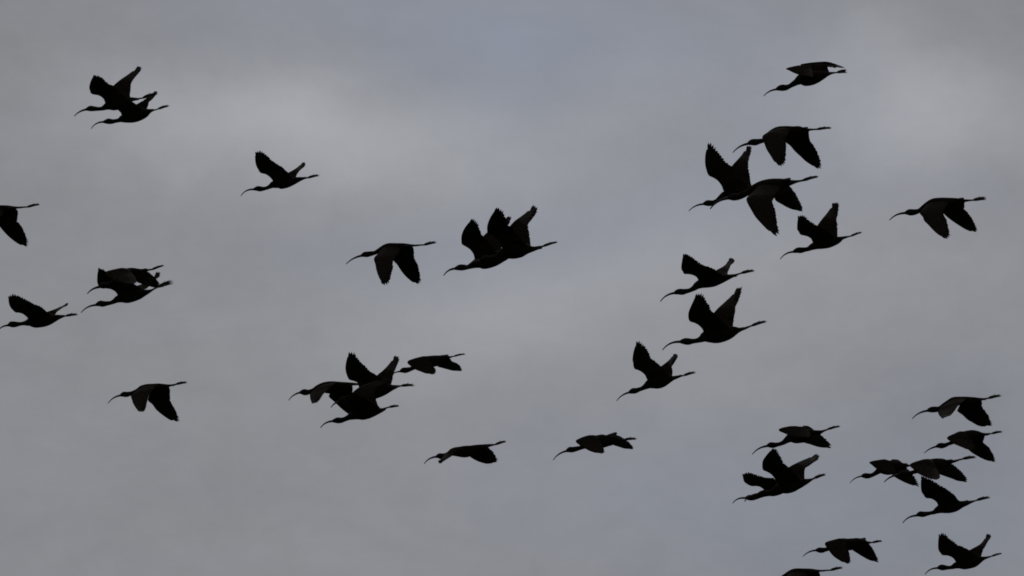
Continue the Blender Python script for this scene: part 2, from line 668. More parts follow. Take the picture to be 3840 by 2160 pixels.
            feather_mesh(m2, line, wd, ac, 0.0008, *((0.78, 0.36, 0.55) if kind == 'primary_feather' and i >= n - 4 else (0.96, 0.74, 0.22)))
            m2.build(kind, [M_FEATHER], wing)


# ------------------------------------------------------------------ the flock
# each bird: side-view outline measured in a cut-out R of the photograph (x, y, width, height)
FLOCK = []
R1 = (260, 230, 400, 270)
FLOCK.append(dict(label='ibis with a tall fanned far wing, upper bird of the top left pair', R=R1, size=1.03,
    bill=[(97, 1105), (190, 1025), (335, 970)],
    body=[(340, 967, 28), (420, 950, 57), (500, 954, 50), (600, 957, 39), (680, 942, 48), (780, 895, 85), (900, 868, 122), (1050, 835, 110), (1180, 785, 65), (1270, 765, 42), (1400, 757, 20)],
    leg=[(1480, 738), (1785, 640)],
    wings=[(1, [(770, 900), (722, 840), (690, 760), (600, 690), (450, 657), (415, 590), (400, 520), (430, 400), (495, 275)], 4, [(560, 285), (640, 315), (720, 390), (790, 455), (880, 490), (1020, 610), (1180, 740)]),
           (-1, [(800, 600), (890, 485), (1020, 375), (1180, 265), (1300, 175), (1385, 95)], 2, [(1460, 125), (1400, 210), (1310, 320), (1250, 430), (1235, 560), (1220, 700), (1260, 740)])]))
FLOCK.append(dict(label='ibis half covered by the bird above it, lower bird of the top left pair', R=R1, size=0.97,
    bill=[(440, 1355), (540, 1255), (685, 1220)],
    body=[(690, 1220, 26), (780, 1207, 57), (860, 1211, 49), (920, 1202, 41), (1000, 1185, 45), (1060, 1160, 75), (1200, 1122, 120), (1330, 1092, 132), (1450, 1062, 115), (1540, 1032, 88), (1620, 1000, 45), (1700, 977, 20)],
    leg=[(1790, 958), (2015, 890)],
    wings=[(1, [(1090, 1130), (1050, 1080), (1035, 1035), (970, 975), (860, 900), (840, 820), (850, 720), (900, 600)], 4, [(960, 620), (1060, 690), (1200, 770), (1300, 825), (1420, 930), (1500, 990)]),
           (-1, [(1280, 930), (1350, 865), (1560, 750), (1650, 690), (1715, 600)], 2, [(1770, 612), (1700, 700), (1610, 790), (1590, 880), (1560, 955)])]))
FLOCK.append(dict(label='solitary ibis with raised wings right of the top left pair', R=(880, 540, 340, 220),
    bill=[(155, 1282), (270, 1165), (465, 1120)],
    body=[(470, 1118, 30), (560, 1102, 62), (640, 1108, 65), (710, 1105, 50), (800, 1084, 45), (880, 1045, 60), (940, 1010, 85), (1060, 975, 120), (1150, 965, 148), (1300, 948, 132), (1450, 915, 95), (1600, 870, 58), (1720, 845, 28), (1800, 835, 16)],
    leg=[(1815, 833), (2095, 770)], tail=((1550, 840), (1790, 826), 9),
    wings=[(1, [(980, 960), (930, 890), (860, 810), (760, 745), (640, 715), (580, 630), (530, 530), (508, 420), (503, 300), (515, 195)], 4, [(575, 180), (630, 165), (690, 205), (750, 240), (850, 340), (980, 450), (1080, 510), (1200, 590), (1320, 705), (1430, 840)]),
           (-1, [(1200, 800), (1330, 705), (1450, 640), (1560, 565), (1690, 450)], 2, [(1745, 465), (1700, 550), (1595, 635), (1545, 740), (1520, 810)])]))
B4 = dict(label='brownish ibis with both wings pushed down, left of the close centre pair', R=(1280, 880, 380, 210),
    bill=[(122, 748), (250, 640), (510, 535)],
    body=[(515, 533, 38), (590, 505, 67), (660, 500, 72), (740, 484, 64), (850, 461, 52), (950, 412, 64), (1060, 370, 95), (1200, 330, 115), (1400, 312, 100), (1600, 287, 70), (1780, 278, 36), (1960, 273, 18)],
    leg=[(2110, 258), (2425, 190)], tail=((1700, 270), (1975, 273), 14),
    wings=[(1, [(1060, 330), (940, 470), (845, 570), (828, 640), (865, 760), (890, 900), (950, 1070), (1045, 1258)], 2, [(1095, 1280), (1160, 1260), (1210, 1200), (1255, 1030), (1290, 900), (1305, 790), (1320, 690), (1400, 560), (1530, 340)]),
           (-1, [(1270, 480), (1340, 680), (1410, 750), (1500, 890), (1600, 1020), (1700, 1120), (1820, 1210), (1955, 1255)], 2, [(2000, 1225), (2015, 1180), (2005, 1050), (1970, 890), (1950, 800), (1900, 670), (1860, 590), (1850, 450), (1832, 340)])])
FLOCK.append(B4)
R5 = (1640, 740, 480, 320)
FLOCK.append(dict(label='left, leading ibis of the close centre pair, its rear covered by the neighbour', R=R5, size=1.06,
    bill=[(107, 1330), (180, 1250), (300, 1210)],
    body=[(305, 1210, 28), (380, 1192, 52), (450, 1190, 50), (520, 1184, 40), (600, 1150, 60), (700, 1110, 96), (800, 1092, 128), (950, 1045, 132), (1080, 1000, 108), (1180, 965, 85), (1300, 920, 50)],
    leg=[(1400, 900), (1620, 860)],
    wings=[(1, [(690, 1090), (635, 1050), (615, 970), (560, 890), (480, 835), (420, 800), (408, 750), (412, 640), (470, 510), (590, 365)], 5, [(630, 380), (680, 440), (710, 530), (775, 660), (860, 740), (940, 830), (1000, 960)]),
           (-1, [(700, 800), (780, 660), (840, 600), (950, 500), (1100, 400), (1220, 320)], 2, [(1258, 340), (1220, 420), (1190, 470), (1120, 600), (1090, 750), (1090, 900)])]))
FLOCK.append(dict(label='right ibis of the close centre pair, covering the rear of its neighbour', R=R5, size=1.16,
    bill=[(485, 1205), (580, 1115), (720, 1075)],
    body=[(725, 1070, 28), (800, 1045, 52), (880, 1045, 50), (960, 1030, 46), (1030, 1003, 55), (1090, 965, 80), (1200, 930, 115), (1300, 915, 130), (1420, 890, 128), (1520, 880, 88), (1620, 878, 46), (1740, 848, 26), (1800, 830, 12)],
    leg=[(1800, 828), (2045, 758)], spread=0.03, tail=((1580, 872), (1775, 860), 12),
    wings=[(1, [(1110, 950), (1095, 860), (1070, 790), (1010, 700), (930, 645), (860, 620), (845, 560), (850, 470), (900, 340), (1005, 178)], 5, [(1045, 185), (1110, 240), (1140, 320), (1170, 400), (1190, 470), (1240, 490), (1320, 590), (1400, 680), (1500, 790), (1580, 850)]),
           (-1, [(1150, 600), (1235, 485), (1320, 395), (1440, 310), (1550, 220), (1635, 135)], 2, [(1700, 175), (1690, 215), (1620, 330), (1545, 430), (1540, 490), (1560, 600), (1575, 720), (1590, 840)])]))
FLOCK.append(dict(B4, label='ibis cut by the left picture edge, only its rear half showing', R=(0, 740, 180, 200), k=(1.069, (750, 260), (2110, 258)), spread=0.04,
    wings=[B4['wings'][0], (-1, [(1268, 389), (1371, 707), (1413, 772), (1521, 903), (1642, 1025), (1783, 1137), (1923, 1222), (2096, 1264)], 2, [(2110, 1184), (2115, 1128), (2073, 1025), (2016, 875), (1970, 782), (1904, 688), (1848, 628), (1857, 501), (1864, 366)])]))
R8 = (290, 970, 380, 220)
FLOCK.append(dict(label='ibis with raised wings, lower bird of the overlapping pair at middle left', R=R8, size=0.93, feet=28,
    bill=[(92, 1335), (225, 1215), (455, 1145)],
    body=[(460, 1140, 34), (560, 1110, 74), (640, 1116, 74), (730, 1106, 57), (830, 1088, 50), (920, 1048, 64), (990, 1005, 88), (1100, 970, 118), (1230, 952, 148), (1400, 912, 143), (1560, 860, 125), (1700, 830, 70), (1820, 788, 32), (1900, 752, 14)],
    leg=[(2000, 700), (2375, 565)],
    wings=[(1, [(1020, 960), (985, 880), (930, 810), (830, 755), (700, 735), (570, 720), (500, 620), (488, 500), (500, 350), (525, 225)], 5, [(580, 250), (640, 260), (700, 310), (900, 430), (1150, 530), (1320, 575), (1395, 615), (1470, 670), (1600, 740)]),
           (-1, [(1350, 720), (1470, 668), (1600, 625), (1760, 540), (1880, 450), (1965, 325)], 2, [(2045, 345), (2010, 440), (1920, 490), (1830, 600), (1755, 685), (1720, 720), (1620, 750)])]))
FLOCK.append(dict(label='ibis with folded brown near wing, upper bird of the overlapping pair at middle left', R=R8, size=1.25,
    bill=[(245, 868), (330, 785), (530, 700)],
    body=[(535, 695, 35), (610, 667, 74), (700, 662, 72), (790, 640, 65), (880, 590, 60), (980, 500, 75), (1100, 400, 110), (1250, 345, 112), (1400, 322, 98), (1540, 300, 52), (1700, 288, 32), (1780, 285, 14)],
    leg=[(1850, 265), (2145, 165)], spread=0.03, tail=((1560, 275), (1718, 254), 9),
    wings=[(1, [(1200, 290), (1050, 242), (900, 264), (710, 314), (685, 360), (780, 450), (930, 530), (1100, 590), (1250, 615), (1400, 615)], 4, [(1450, 590), (1455, 520), (1390, 420), (1320, 330), (1290, 275)]),
           (-1, [(1300, 380), (1450, 560), (1600, 628), (1730, 672), (1850, 700), (1960, 725)], 2, [(2025, 700), (2020, 620), (1960, 540), (1900, 460), (1820, 390), (1740, 325), (1600, 260)])]))
FLOCK.append(dict(label='ibis whose bill tip leaves the left picture edge, near wing raised', R=(0, 1080, 320, 170),
    bill=[(-95, 1330), (30, 1195), (240, 1128)],
    body=[(245, 1125, 42), (330, 1098, 88), (430, 1099, 91), (520, 1093, 75), (620, 1082, 57), (720, 1068, 64), (820, 1052, 95), (900, 1030, 130), (1050, 1022, 180), (1200, 1010, 185), (1350, 990, 175), (1500, 952, 155), (1650, 910, 112), (1800, 872, 66), (1950, 847, 28), (2050, 832, 13)],
    leg=[(1990, 842), (2360, 795)], tail=((1650, 845), (1950, 828), 10),
    wings=[(1, [(920, 1000), (855, 930), (780, 850), (680, 780), (560, 745), (470, 740), (380, 660), (320, 590), (270, 470), (245, 260)], 5, [(310, 220), (385, 185), (480, 205), (590, 255), (760, 330), (930, 430), (1060, 495), (1220, 550), (1320, 630), (1400, 710), (1550, 820)]),
           (-1, [(1250, 800), (1420, 720), (1600, 660), (1750, 605), (1880, 550), (2040, 450)], 2, [(2062, 465), (2030, 510), (1900, 570), (1780, 650), (1720, 710), (1680, 770), (1650, 800)])]))
FLOCK.append(dict(label='solitary ibis with downswept wings at lower left, below the overlapping pair', R=(390, 1410, 330, 190),
    bill=[(118, 780), (240, 650), (470, 555)],
    body=[(475, 553, 40), (560, 525, 75), (640, 527, 78), (720, 513, 67), (800, 490, 60), (900, 446, 58), (1000, 412, 85), (1090, 370, 105), (1250, 340, 115), (1400, 325, 106), (1560, 302, 92), (1720, 287, 62), (1860, 275, 36), (2030, 250, 20), (2080, 240, 12)],
    leg=[(2060, 235), (2385, 180)], tail=((1760, 275), (2025, 265), 12),
    wings=[(1, [(1040, 350), (880, 460), (785, 550), (768, 590), (805, 700), (830, 780), (900, 900), (990, 1012)], 3, [(1060, 1025), (1140, 1015), (1170, 960), (1190, 880), (1220, 770), (1245, 705), (1290, 560), (1400, 380), (1520, 250)]),
           (-1, [(1330, 420), (1260, 640), (1270, 720), (1380, 810), (1480, 950), (1600, 1060), (1740, 1165), (1880, 1255), (2000, 1295), (2110, 1308)], 2, [(2145, 1290), (2140, 1220), (2090, 1090), (2020, 960), (1960, 830), (1900, 710), (1890, 560), (1890, 410), (1865, 325)])]))
R12 = (1070, 1300, 500, 320)
FLOCK.append(dict(label='ibis at left of the knot of three below centre, streaked near wing hanging down', R=R12, size=0.93,
    bill=[(55, 912), (120, 840), (245, 780)],
    body=[(250, 778, 25), (310, 773, 52), (360, 775, 50), (410, 767, 40), (480, 738, 38), (560, 700, 56), (640, 690, 84), (730, 693, 104), (850, 685, 99), (960, 660, 66), (1080, 636, 32), (1200, 637, 22), (1280, 645, 10)],
    leg=[(1240, 638), (1450, 600)],
    wings=[(1, [(640, 650), (500, 725), (425, 795), (418, 850), (430, 910), (457, 967)], 2, [(500, 960), (545, 942), (600, 870), (650, 800), (760, 700), (890, 600)]),
           (-1, [(800, 720), (742, 820), (745, 860), (830, 935), (950, 1050), (1080, 1150), (1150, 1180)], 1, [(1200, 1130), (1190, 1000), (1165, 880), (1150, 770), (1140, 670)])]))
FLOCK.append(dict(label='ibis at bottom of the knot of three below centre, in front of the others', R=R12, size=1.14,
    bill=[(597, 1378), (680, 1300), (805, 1265)],
    body=[(810, 1262, 27), (880, 1252, 51), (940, 1251, 48), (1000, 1235, 41), (1060, 1209, 46), (1110, 1185, 62), (1200, 1150, 92), (1290, 1125, 122), (1400, 1110, 117), (1520, 1095, 82), (1620, 1082, 42), (1700, 1058, 18)],
    leg=[(1770, 1025), (1935, 1005)],
    wings=[(1, [(1150, 1140), (1085, 1080), (1030, 1000), (1000, 930), (1020, 870), (1080, 820), (1145, 790)], 3, [(1190, 810), (1270, 835), (1360, 875), (1480, 960), (1590, 1045)]),
           (-1, [(1300, 900), (1180, 830), (1140, 785), (1200, 725), (1290, 670), (1420, 620), (1560, 575), (1740, 540)], 3, [(1770, 560), (1700, 620), (1600, 655), (1535, 700), (1530, 800), (1545, 900), (1570, 990), (1610, 1040)])]))
FLOCK.append(dict(label='ibis with tall upright wings at top of the knot of three below centre', R=R12, size=1.02,
    bill=[(775, 1035), (820, 980), (905, 935)],
    body=[(910, 930, 24), (970, 897, 48), (1030, 887, 46), (1090, 870, 40), (1160, 848, 46), (1240, 810, 70), (1340, 790, 105), (1480, 772, 122), (1600, 748, 110), (1720, 712, 88), (1830, 692, 45), (1920, 672, 20), (1980, 668, 10)],
    leg=[(1970, 665), (2200, 655)],
    wings=[(1, [(1260, 760), (1240, 650), (1215, 605), (1150, 580), (1085, 560), (1050, 500), (1022, 400), (1025, 300), (1050, 190), (1085, 95)], 4, [(1130, 95), (1170, 110), (1210, 180), (1260, 240), (1340, 310), (1400, 380), (1480, 440), (1560, 490), (1650, 560), (1750, 640)]),
           (-1, [(1450, 640), (1560, 485), (1650, 410), (1740, 320), (1810, 230), (1860, 150)], 2, [(1925, 175), (1915, 240), (1875, 340), (1845, 440), (1825, 540), (1805, 610), (1795, 650)])]))
FLOCK.append(dict(label='ibis flapping low right of the knot of three, bill tip hidden behind a wing', R=(1460, 1300, 300, 130), size=0.90,
    bill=[(50, 925), (150, 850), (345, 800)],
    body=[(350, 795, 42), (440, 763, 86), (520, 760, 92), (610, 742, 82), (720, 705, 68), (840, 640, 92), (980, 560, 150), (1150, 490, 175), (1350, 470, 180), (1500, 455, 178), (1700, 400, 125), (1850, 345, 60), (1960, 335, 32), (2050, 318, 18)],
    leg=[(2080, 308), (2455, 235)], spread=0.03, tail=((1500, 310), (1905, 278), 22),
    wings=[(1, [(1400, 360), (1150, 300), (900, 350), (700, 410), (600, 455), (575, 500), (600, 555), (700, 635), (840, 735), (1000, 800), (1200, 870), (1420, 885)], 5, [(1475, 860), (1500, 820), (1490, 740), (1445, 670), (1400, 570), (1320, 440), (1300, 360)]),
           (-1, [(1500, 450), (1545, 630), (1700, 685), (1900, 740), (2050, 775), (2320, 785)], 2, [(2335, 740), (2290, 640), (2150, 525), (2030, 475), (1960, 385), (1850, 350)], 0.25)]))
FLOCK.append(dict(label='low skimming ibis with drooped wings, left of the two along the lower middle', R=(1570, 1630, 350, 130),
    bill=[(152, 805), (260, 690), (480, 610)],
    body=[(485, 608, 35), (560, 590, 74), (640, 595, 82), (720, 582, 72), (820, 540, 72), (930, 485, 108), (1050, 470, 132), (1250, 476, 156), (1420, 450, 150), (1600, 395, 122), (1780, 338, 74), (1950, 297, 42), (2100, 275, 22)],
    leg=[(2120, 270), (2425, 180)],
    wings=[(1, [(1480, 310), (1200, 314), (1000, 388), (850, 452), (740, 522), (650, 630), (590, 710), (545, 742)], 4, [(572, 795), (680, 720), (800, 660), (930, 580), (1050, 490), (1250, 420), (1450, 330)]),
           (-1, [(1300, 450), (1420, 612), (1600, 720), (1750, 775), (1880, 805), (1980, 795), (2160, 755)], 1, [(2178, 700), (2170, 660), (2110, 570), (2050, 470), (1980, 410), (1935, 355), (1800, 310)])]))
FLOCK.append(dict(label='ibis with shelf-like level near wing, right of the two along the lower middle', R=(2050, 1600, 360, 140),
    bill=[(175, 898), (280, 775), (530, 655)],
    body=[(535, 650, 42), (620, 618, 76), (700, 615, 75), (800, 594, 66), (900, 567, 58), (1000, 530, 70), (1100, 480, 108), (1250, 420, 150), (1400, 390, 170), (1520, 388, 180), (1660, 385, 140), (1780, 370, 118), (1900, 352, 72), (2050, 345, 32), (2130, 345, 14)],
    leg=[(2100, 345), (2425, 325)], tail=((1600, 240), (1885, 175), 30),
    wings=[(1, [(1400, 300), (1200, 224), (1000, 264), (830, 337), (775, 380), (790, 420), (860, 480), (1035, 590), (1150, 650), (1280, 695), (1400, 710), (1510, 715)], 4, [(1555, 675), (1540, 620), (1525, 570), (1470, 450), (1400, 340), (1370, 290)]),
           (-1, [(1600, 380), (1780, 490), (1900, 530), (2050, 580), (2150, 595), (2320, 598)], 1, [(2330, 570), (2280, 510), (2200, 430), (2140, 380), (2070, 325), (1980, 265), (1880, 225), (1700, 220)], 0.5)]))
FLOCK.append(dict(label='ibis alone at the top right with wings folded level above its back', R=(2840, 210, 360, 170), feet=30,
    bill=[(170, 1075), (290, 970), (510, 895)],
    body=[(515, 890, 42), (600, 862, 76), (680, 852, 88), (770, 846, 78), (870, 808, 62), (970, 748, 76), (1060, 694, 96), (1160, 638, 148), (1300, 620, 190), (1450, 590, 195), (1600, 560, 165), (1750, 525, 108), (1880, 485, 62), (2000, 457, 33), (2120, 445, 18)],
    leg=[(2140, 440), (2415, 405)],
    wings=[(1, [(1460, 440), (1140, 266), (900, 293), (810, 317), (757, 352), (830, 378), (950, 440), (1090, 495), (1250, 535), (1380, 552), (1490, 555)], 4, [(1495, 500), (1475, 420), (1450, 350), (1420, 285)]),
           (-1, [(1420, 440), (1150, 250), (1250, 203), (1500, 168), (1720, 152), (1850, 150), (2000, 182), (2150, 236), (2345, 315)], 5, [(2150, 290), (2000, 280), (1900, 275), (1885, 300), (1905, 370), (1930, 430)])]))
FLOCK.append(dict(label='ibis with streaked near wing spread down, above the crossing pair at upper right', R=(2720, 450, 420, 210),
    bill=[(175, 748), (290, 640), (525, 545)],
    body=[(530, 540, 42), (610, 514, 72), (700, 509, 76), (790, 490, 60), (880, 467, 55), (960, 405, 80), (1080, 320, 100), (1220, 270, 120), (1400, 250, 114), (1560, 247, 104), (1700, 230, 92), (1830, 222, 42), (1950, 225, 24), (2060, 220, 12)],
    leg=[(2110, 213), (2450, 182)], tail=((1720, 190), (1900, 174), 11), spread=0.035,
    wings=[(1, [(1150, 220), (1000, 270), (880, 342), (848, 390), (860, 450), (895, 540), (950, 680), (1040, 820), (1120, 950), (1235, 1050)], 3, [(1290, 1058), (1340, 1025), (1375, 950), (1380, 850), (1390, 740), (1400, 580), (1390, 510), (1400, 400), (1520, 200)]),
           (-1, [(1350, 380), (1390, 510), (1490, 590), (1600, 720), (1720, 830), (1850, 950), (2000, 1050), (2140, 1122)], 2, [(2180, 1115), (2205, 1080), (2190, 960), (2150, 840), (2090, 700), (2020, 570), (1940, 440), (1925, 330), (1920, 270)])]))
R20 = (2560, 520, 540, 380)
FLOCK.append(dict(label='ibis with tall raised wings, left bird of the crossing pair at upper right', R=R20, size=0.97,
    bill=[(87, 1035), (160, 975), (298, 935)],
    body=[(300, 933, 22), (350, 922, 42), (400, 922, 42), (440, 915, 36), (490, 889, 32), (540, 850, 42), (600, 812, 60), (700, 785, 80), (800, 757, 80), (880, 730, 66), (960, 705, 42), (1040, 690, 18)],
    leg=[(1110, 680), (1270, 640)],
    wings=[(1, [(630, 790), (580, 740), (560, 680), (500, 600), (430, 555), (370, 525), (340, 450), (320, 350), (325, 220), (365, 65)], 5, [(400, 65), (450, 110), (510, 195), (570, 270), (640, 350), (700, 400), (760, 460), (840, 570), (900, 640), (980, 690)]),
           (-1, [(640, 500), (700, 395), (780, 305), (850, 225), (905, 130), (930, 100)], 2, [(985, 115), (965, 210), (940, 330), (940, 420), (960, 520), (970, 620), (985, 670)])]))
FLOCK.append(dict(label='ibis with long near wing hanging down, right bird of the crossing pair at upper right', R=R20, size=1.14,
    bill=[(395, 1005), (460, 930), (645, 850)],
    body=[(650, 848, 24), (710, 838, 48), (770, 834, 49), (830, 820, 45), (900, 785, 45), (960, 752, 52), (1030, 712, 62), (1120, 690, 86), (1230, 675, 100), (1340, 662, 95), (1440, 642, 72), (1530, 630, 44), (1620, 614, 22), (1700, 601, 12)],
    leg=[(1720, 597), (1945, 540)], spread=0.035, tail=((1420, 590), (1543, 574), 11),
    wings=[(1, [(1080, 680), (1000, 770), (930, 830), (910, 870), (930, 930), (980, 1020), (1040, 1120), (1120, 1210), (1220, 1310), (1340, 1385)], 3, [(1370, 1350), (1365, 1290), (1340, 1180), (1330, 1080), (1300, 960), (1290, 900), (1330, 800), (1400, 690)]),
           (-1, [(1300, 790), (1325, 880), (1420, 940), (1500, 985), (1580, 1015), (1710, 1035)], 1, [(1710, 990), (1680, 930), (1640, 850), (1600, 760), (1540, 690), (1510, 670)])]))
FLOCK.append(dict(label='ibis with upright triangular far wing, just below the crossing pair at upper right', R=(2900, 740, 360, 250),
    bill=[(150, 1345), (240, 1250), (435, 1185)],
    body=[(440, 1182, 32), (520, 1153, 60), (600, 1149, 65), (680, 1137, 52), (760, 1121, 51), (840, 1078, 72), (940, 1040, 92), (1070, 1010, 112), (1200, 988, 112), (1320, 960, 92), (1420, 922, 72), (1500, 886, 38), (1620, 856, 20), (1680, 845, 11)],
    leg=[(1690, 840), (1930, 757)], spread=0.035,
    wings=[(1, [(900, 1020), (852, 970), (820, 900), (740, 850), (640, 825), (590, 810), (545, 740), (518, 690), (520, 560), (540, 400)], 5, [(600, 395), (655, 390), (700, 430), (760, 490), (840, 540), (920, 595), (1050, 650), (1180, 730), (1300, 840), (1380, 880)]),
           (-1, [(900, 720), (965, 600), (1060, 470), (1160, 350), (1240, 235), (1290, 120)], 2, [(1355, 110), (1405, 110), (1410, 200), (1395, 350), (1375, 480), (1390, 580), (1395, 750), (1395, 840)])]))
FLOCK.append(dict(label='solitary ibis with both wings down near the right picture edge, upper half', R=(3310, 720, 410, 190), feet=16,
    bill=[(160, 665), (270, 570), (530, 495)],
    body=[(535, 492, 38), (620, 479, 74), (700, 479, 76), (780, 468, 65), (860, 442, 55), (950, 388, 70), (1060, 312, 84), (1200, 255, 106), (1380, 242, 112), (1550, 232, 100), (1720, 217, 78), (1860, 207, 52), (1960, 203, 32), (2080, 195, 18), (2140, 192, 12)],
    leg=[(2140, 190), (2450, 148)], tail=((1720, 170), (1912, 152), 16),
    wings=[(1, [(1060, 280), (950, 390), (875, 500), (940, 580), (980, 680), (1080, 780), (1200, 910), (1320, 1010), (1470, 1095)], 3, [(1535, 1095), (1570, 1050), (1580, 980), (1550, 880), (1520, 760), (1490, 650), (1440, 510), (1470, 400), (1580, 210)]),
           (-1, [(1400, 420), (1440, 510), (1520, 590), (1650, 690), (1800, 790), (1950, 880), (2080, 930), (2210, 940)], 2, [(2222, 905), (2200, 820), (2150, 720), (2100, 620), (2030, 520), (1960, 430), (1925, 400), (1930, 330), (1925, 270)])]))
FLOCK.append(dict(label='ibis with short fingered far wing, topmost of the three stacked right of centre', R=(2450, 930, 410, 220),
    bill=[(165, 1262), (270, 1150), (500, 1060)],
    body=[(505, 1055, 42), (600, 1032, 70), (690, 1033, 72), (780, 1017, 58), (870, 993, 52), (960, 943, 68), (1040, 880, 92), (1150, 832, 116), (1280, 802, 135), (1420, 772, 140), (1560, 742, 112), (1700, 705, 80), (1820, 670, 52), (1940, 637, 28), (2040, 605, 13)],
    leg=[(2080, 590), (2395, 530)], tail=((1700, 685), (1970, 662), 9),
    wings=[(1, [(1100, 820), (1052, 740), (1010, 680), (920, 635), (820, 615), (730, 612), (690, 550), (658, 480), (670, 340), (705, 145)], 5, [(750, 135), (810, 155), (880, 195), (960, 260), (1060, 320), (1150, 390), (1220, 415), (1320, 445), (1420, 490), (1530, 580), (1680, 650)]),
           (-1, [(1350, 620), (1470, 530), (1600, 460), (1690, 400), (1750, 320), (1800, 235)], 2, [(1840, 235), (1890, 260), (1870, 340), (1800, 400), (1775, 500), (1750, 600), (1765, 625)])]))
FLOCK.append(dict(label='largest ibis with tall V-shaped wings, middle of the three stacked right of centre', R=(2460, 1060, 440, 270),
    bill=[(132, 1355), (250, 1245), (490, 1190)],
    body=[(495, 1188, 38), (580, 1181, 66), (660, 1184, 68), (740, 1178, 51), (830, 1165, 50), (910, 1135, 70), (980, 1095, 108), (1090, 1070, 142), (1220, 1060, 160), (1350, 1035, 155), (1480, 1000, 132), (1600, 965, 85), (1700, 945, 40), (1820, 910, 23), (1900, 880, 11)],
    leg=[(1930, 865), (2235, 775)], tail=((1580, 930), (1815, 908), 10), spread=0.04,
    wings=[(1, [(1020, 1080), (965, 1010), (930, 930), (850, 850), (760, 805), (690, 785), (655, 730), (652, 610), (700, 480), (760, 350), (810, 230)], 5, [(865, 225), (930, 230), (965, 280), (1010, 380), (1070, 460), (1110, 550), (1170, 605), (1290, 700), (1400, 830), (1500, 920)]),
           (-1, [(1050, 750), (1170, 600), (1250, 510), (1390, 385), (1540, 240), (1640, 100)], 2, [(1685, 95), (1730, 95), (1690, 220), (1650, 330), (1600, 470), (1590, 560), (1575, 680), (1560, 780), (1550, 880)])]))
FLOCK.append(dict(label='ibis with gaps between its raised wing feathers, lowest of the three stacked right of centre', R=(2290, 1260, 340, 260),
    bill=[(127, 1355), (210, 1265), (385, 1180)],
    body=[(390, 1178, 32), (460, 1150, 60), (520, 1143, 58), (590, 1120, 46), (660, 1094, 46), (730, 1055, 64), (800, 1010, 95), (900, 972, 135), (1000, 950, 150), (1100, 928, 135), (1200, 905, 95), (1300, 882, 50), (1400, 855, 32), (1490, 832, 16)],
    leg=[(1530, 825), (1785, 755)], tail=((1320, 855), (1492, 818), 8),
    wings=[(1, [(800, 960), (755, 900), (720, 820), (650, 755), (580, 715), (505, 690), (475, 630), (470, 560), (455, 490), (480, 320), (548, 110)], 5, [(595, 110), (640, 140), (700, 200), (750, 270), (800, 360), (840, 460), (920, 520), (1000, 590), (1060, 635), (1150, 750), (1250, 840)]),
           (-1, [(950, 750), (1060, 630), (1150, 560), (1240, 480), (1290, 410), (1335, 370)], 2, [(1370, 375), (1400, 395), (1370, 450), (1320, 540), (1275, 635), (1295, 720), (1290, 800), (1285, 845)])]))
FLOCK.append(dict(label='ibis with short near wing hanging behind its head, top of the lower right cluster', R=(3400, 1460, 380, 160),
    bill=[(142, 748), (260, 640), (525, 545)],
    body=[(530, 540, 38), (610, 520, 70), (690, 512, 77), (770, 507, 70), (850, 482, 60), (940, 430, 75), (1060, 370, 95), (1200, 310, 116), (1380, 295, 112), (1560, 292, 108), (1720, 270, 74), (1860, 257, 44), (2000, 242, 22), (2080, 230, 12)],
    leg=[(2080, 225), (2415, 155)], tail=((1800, 255), (2020, 255), 11),
    wings=[(1, [(1080, 310), (950, 405), (840, 480), (795, 560), (805, 620), (850, 690), (920, 742)], 3, [(970, 715), (1050, 690), (1110, 665), (1180, 600), (1250, 510), (1290, 440), (1430, 320), (1550, 220)]),
           (-1, [(1350, 400), (1300, 500), (1290, 560), (1430, 660), (1530, 760), (1680, 850), (1820, 925), (1950, 948), (2165, 925)], 2, [(2170, 880), (2130, 790), (2080, 680), (2010, 580), (1945, 500), (1925, 420), (1910, 310)])]))
FLOCK.append(dict(label='ibis with humped wings, second from the top of the lower right cluster', R=(3440, 1590, 350, 160),
    bill=[(190, 805), (300, 715), (520, 625)],
    body=[(525, 622, 35), (600, 600, 70), (680, 597, 79), (760, 587, 63), (850, 552, 52), (950, 512, 58), (1060, 450, 98), (1200, 378, 148), (1380, 330, 148), (1540, 310, 148), (1680, 290, 102), (1800, 282, 46), (1920, 285, 36), (2030, 265, 16)],
    leg=[(2060, 262), (2355, 210)],
    wings=[(1, [(1350, 270), (1200, 196), (1000, 272), (850, 342), (815, 385), (840, 430), (910, 475), (1015, 550), (1150, 610), (1300, 670), (1400, 710), (1480, 720)], 4, [(1590, 670), (1580, 590), (1540, 500), (1480, 390), (1420, 320), (1390, 280)]),
           (-1, [(1450, 450), (1300, 660), (1400, 705), (1500, 790), (1650, 880), (1800, 960), (1950, 1015), (2145, 1045)], 2, [(2140, 980), (2090, 850), (2030, 740), (1950, 620), (1820, 510), (1840, 420), (1865, 330)], 0.3)]))
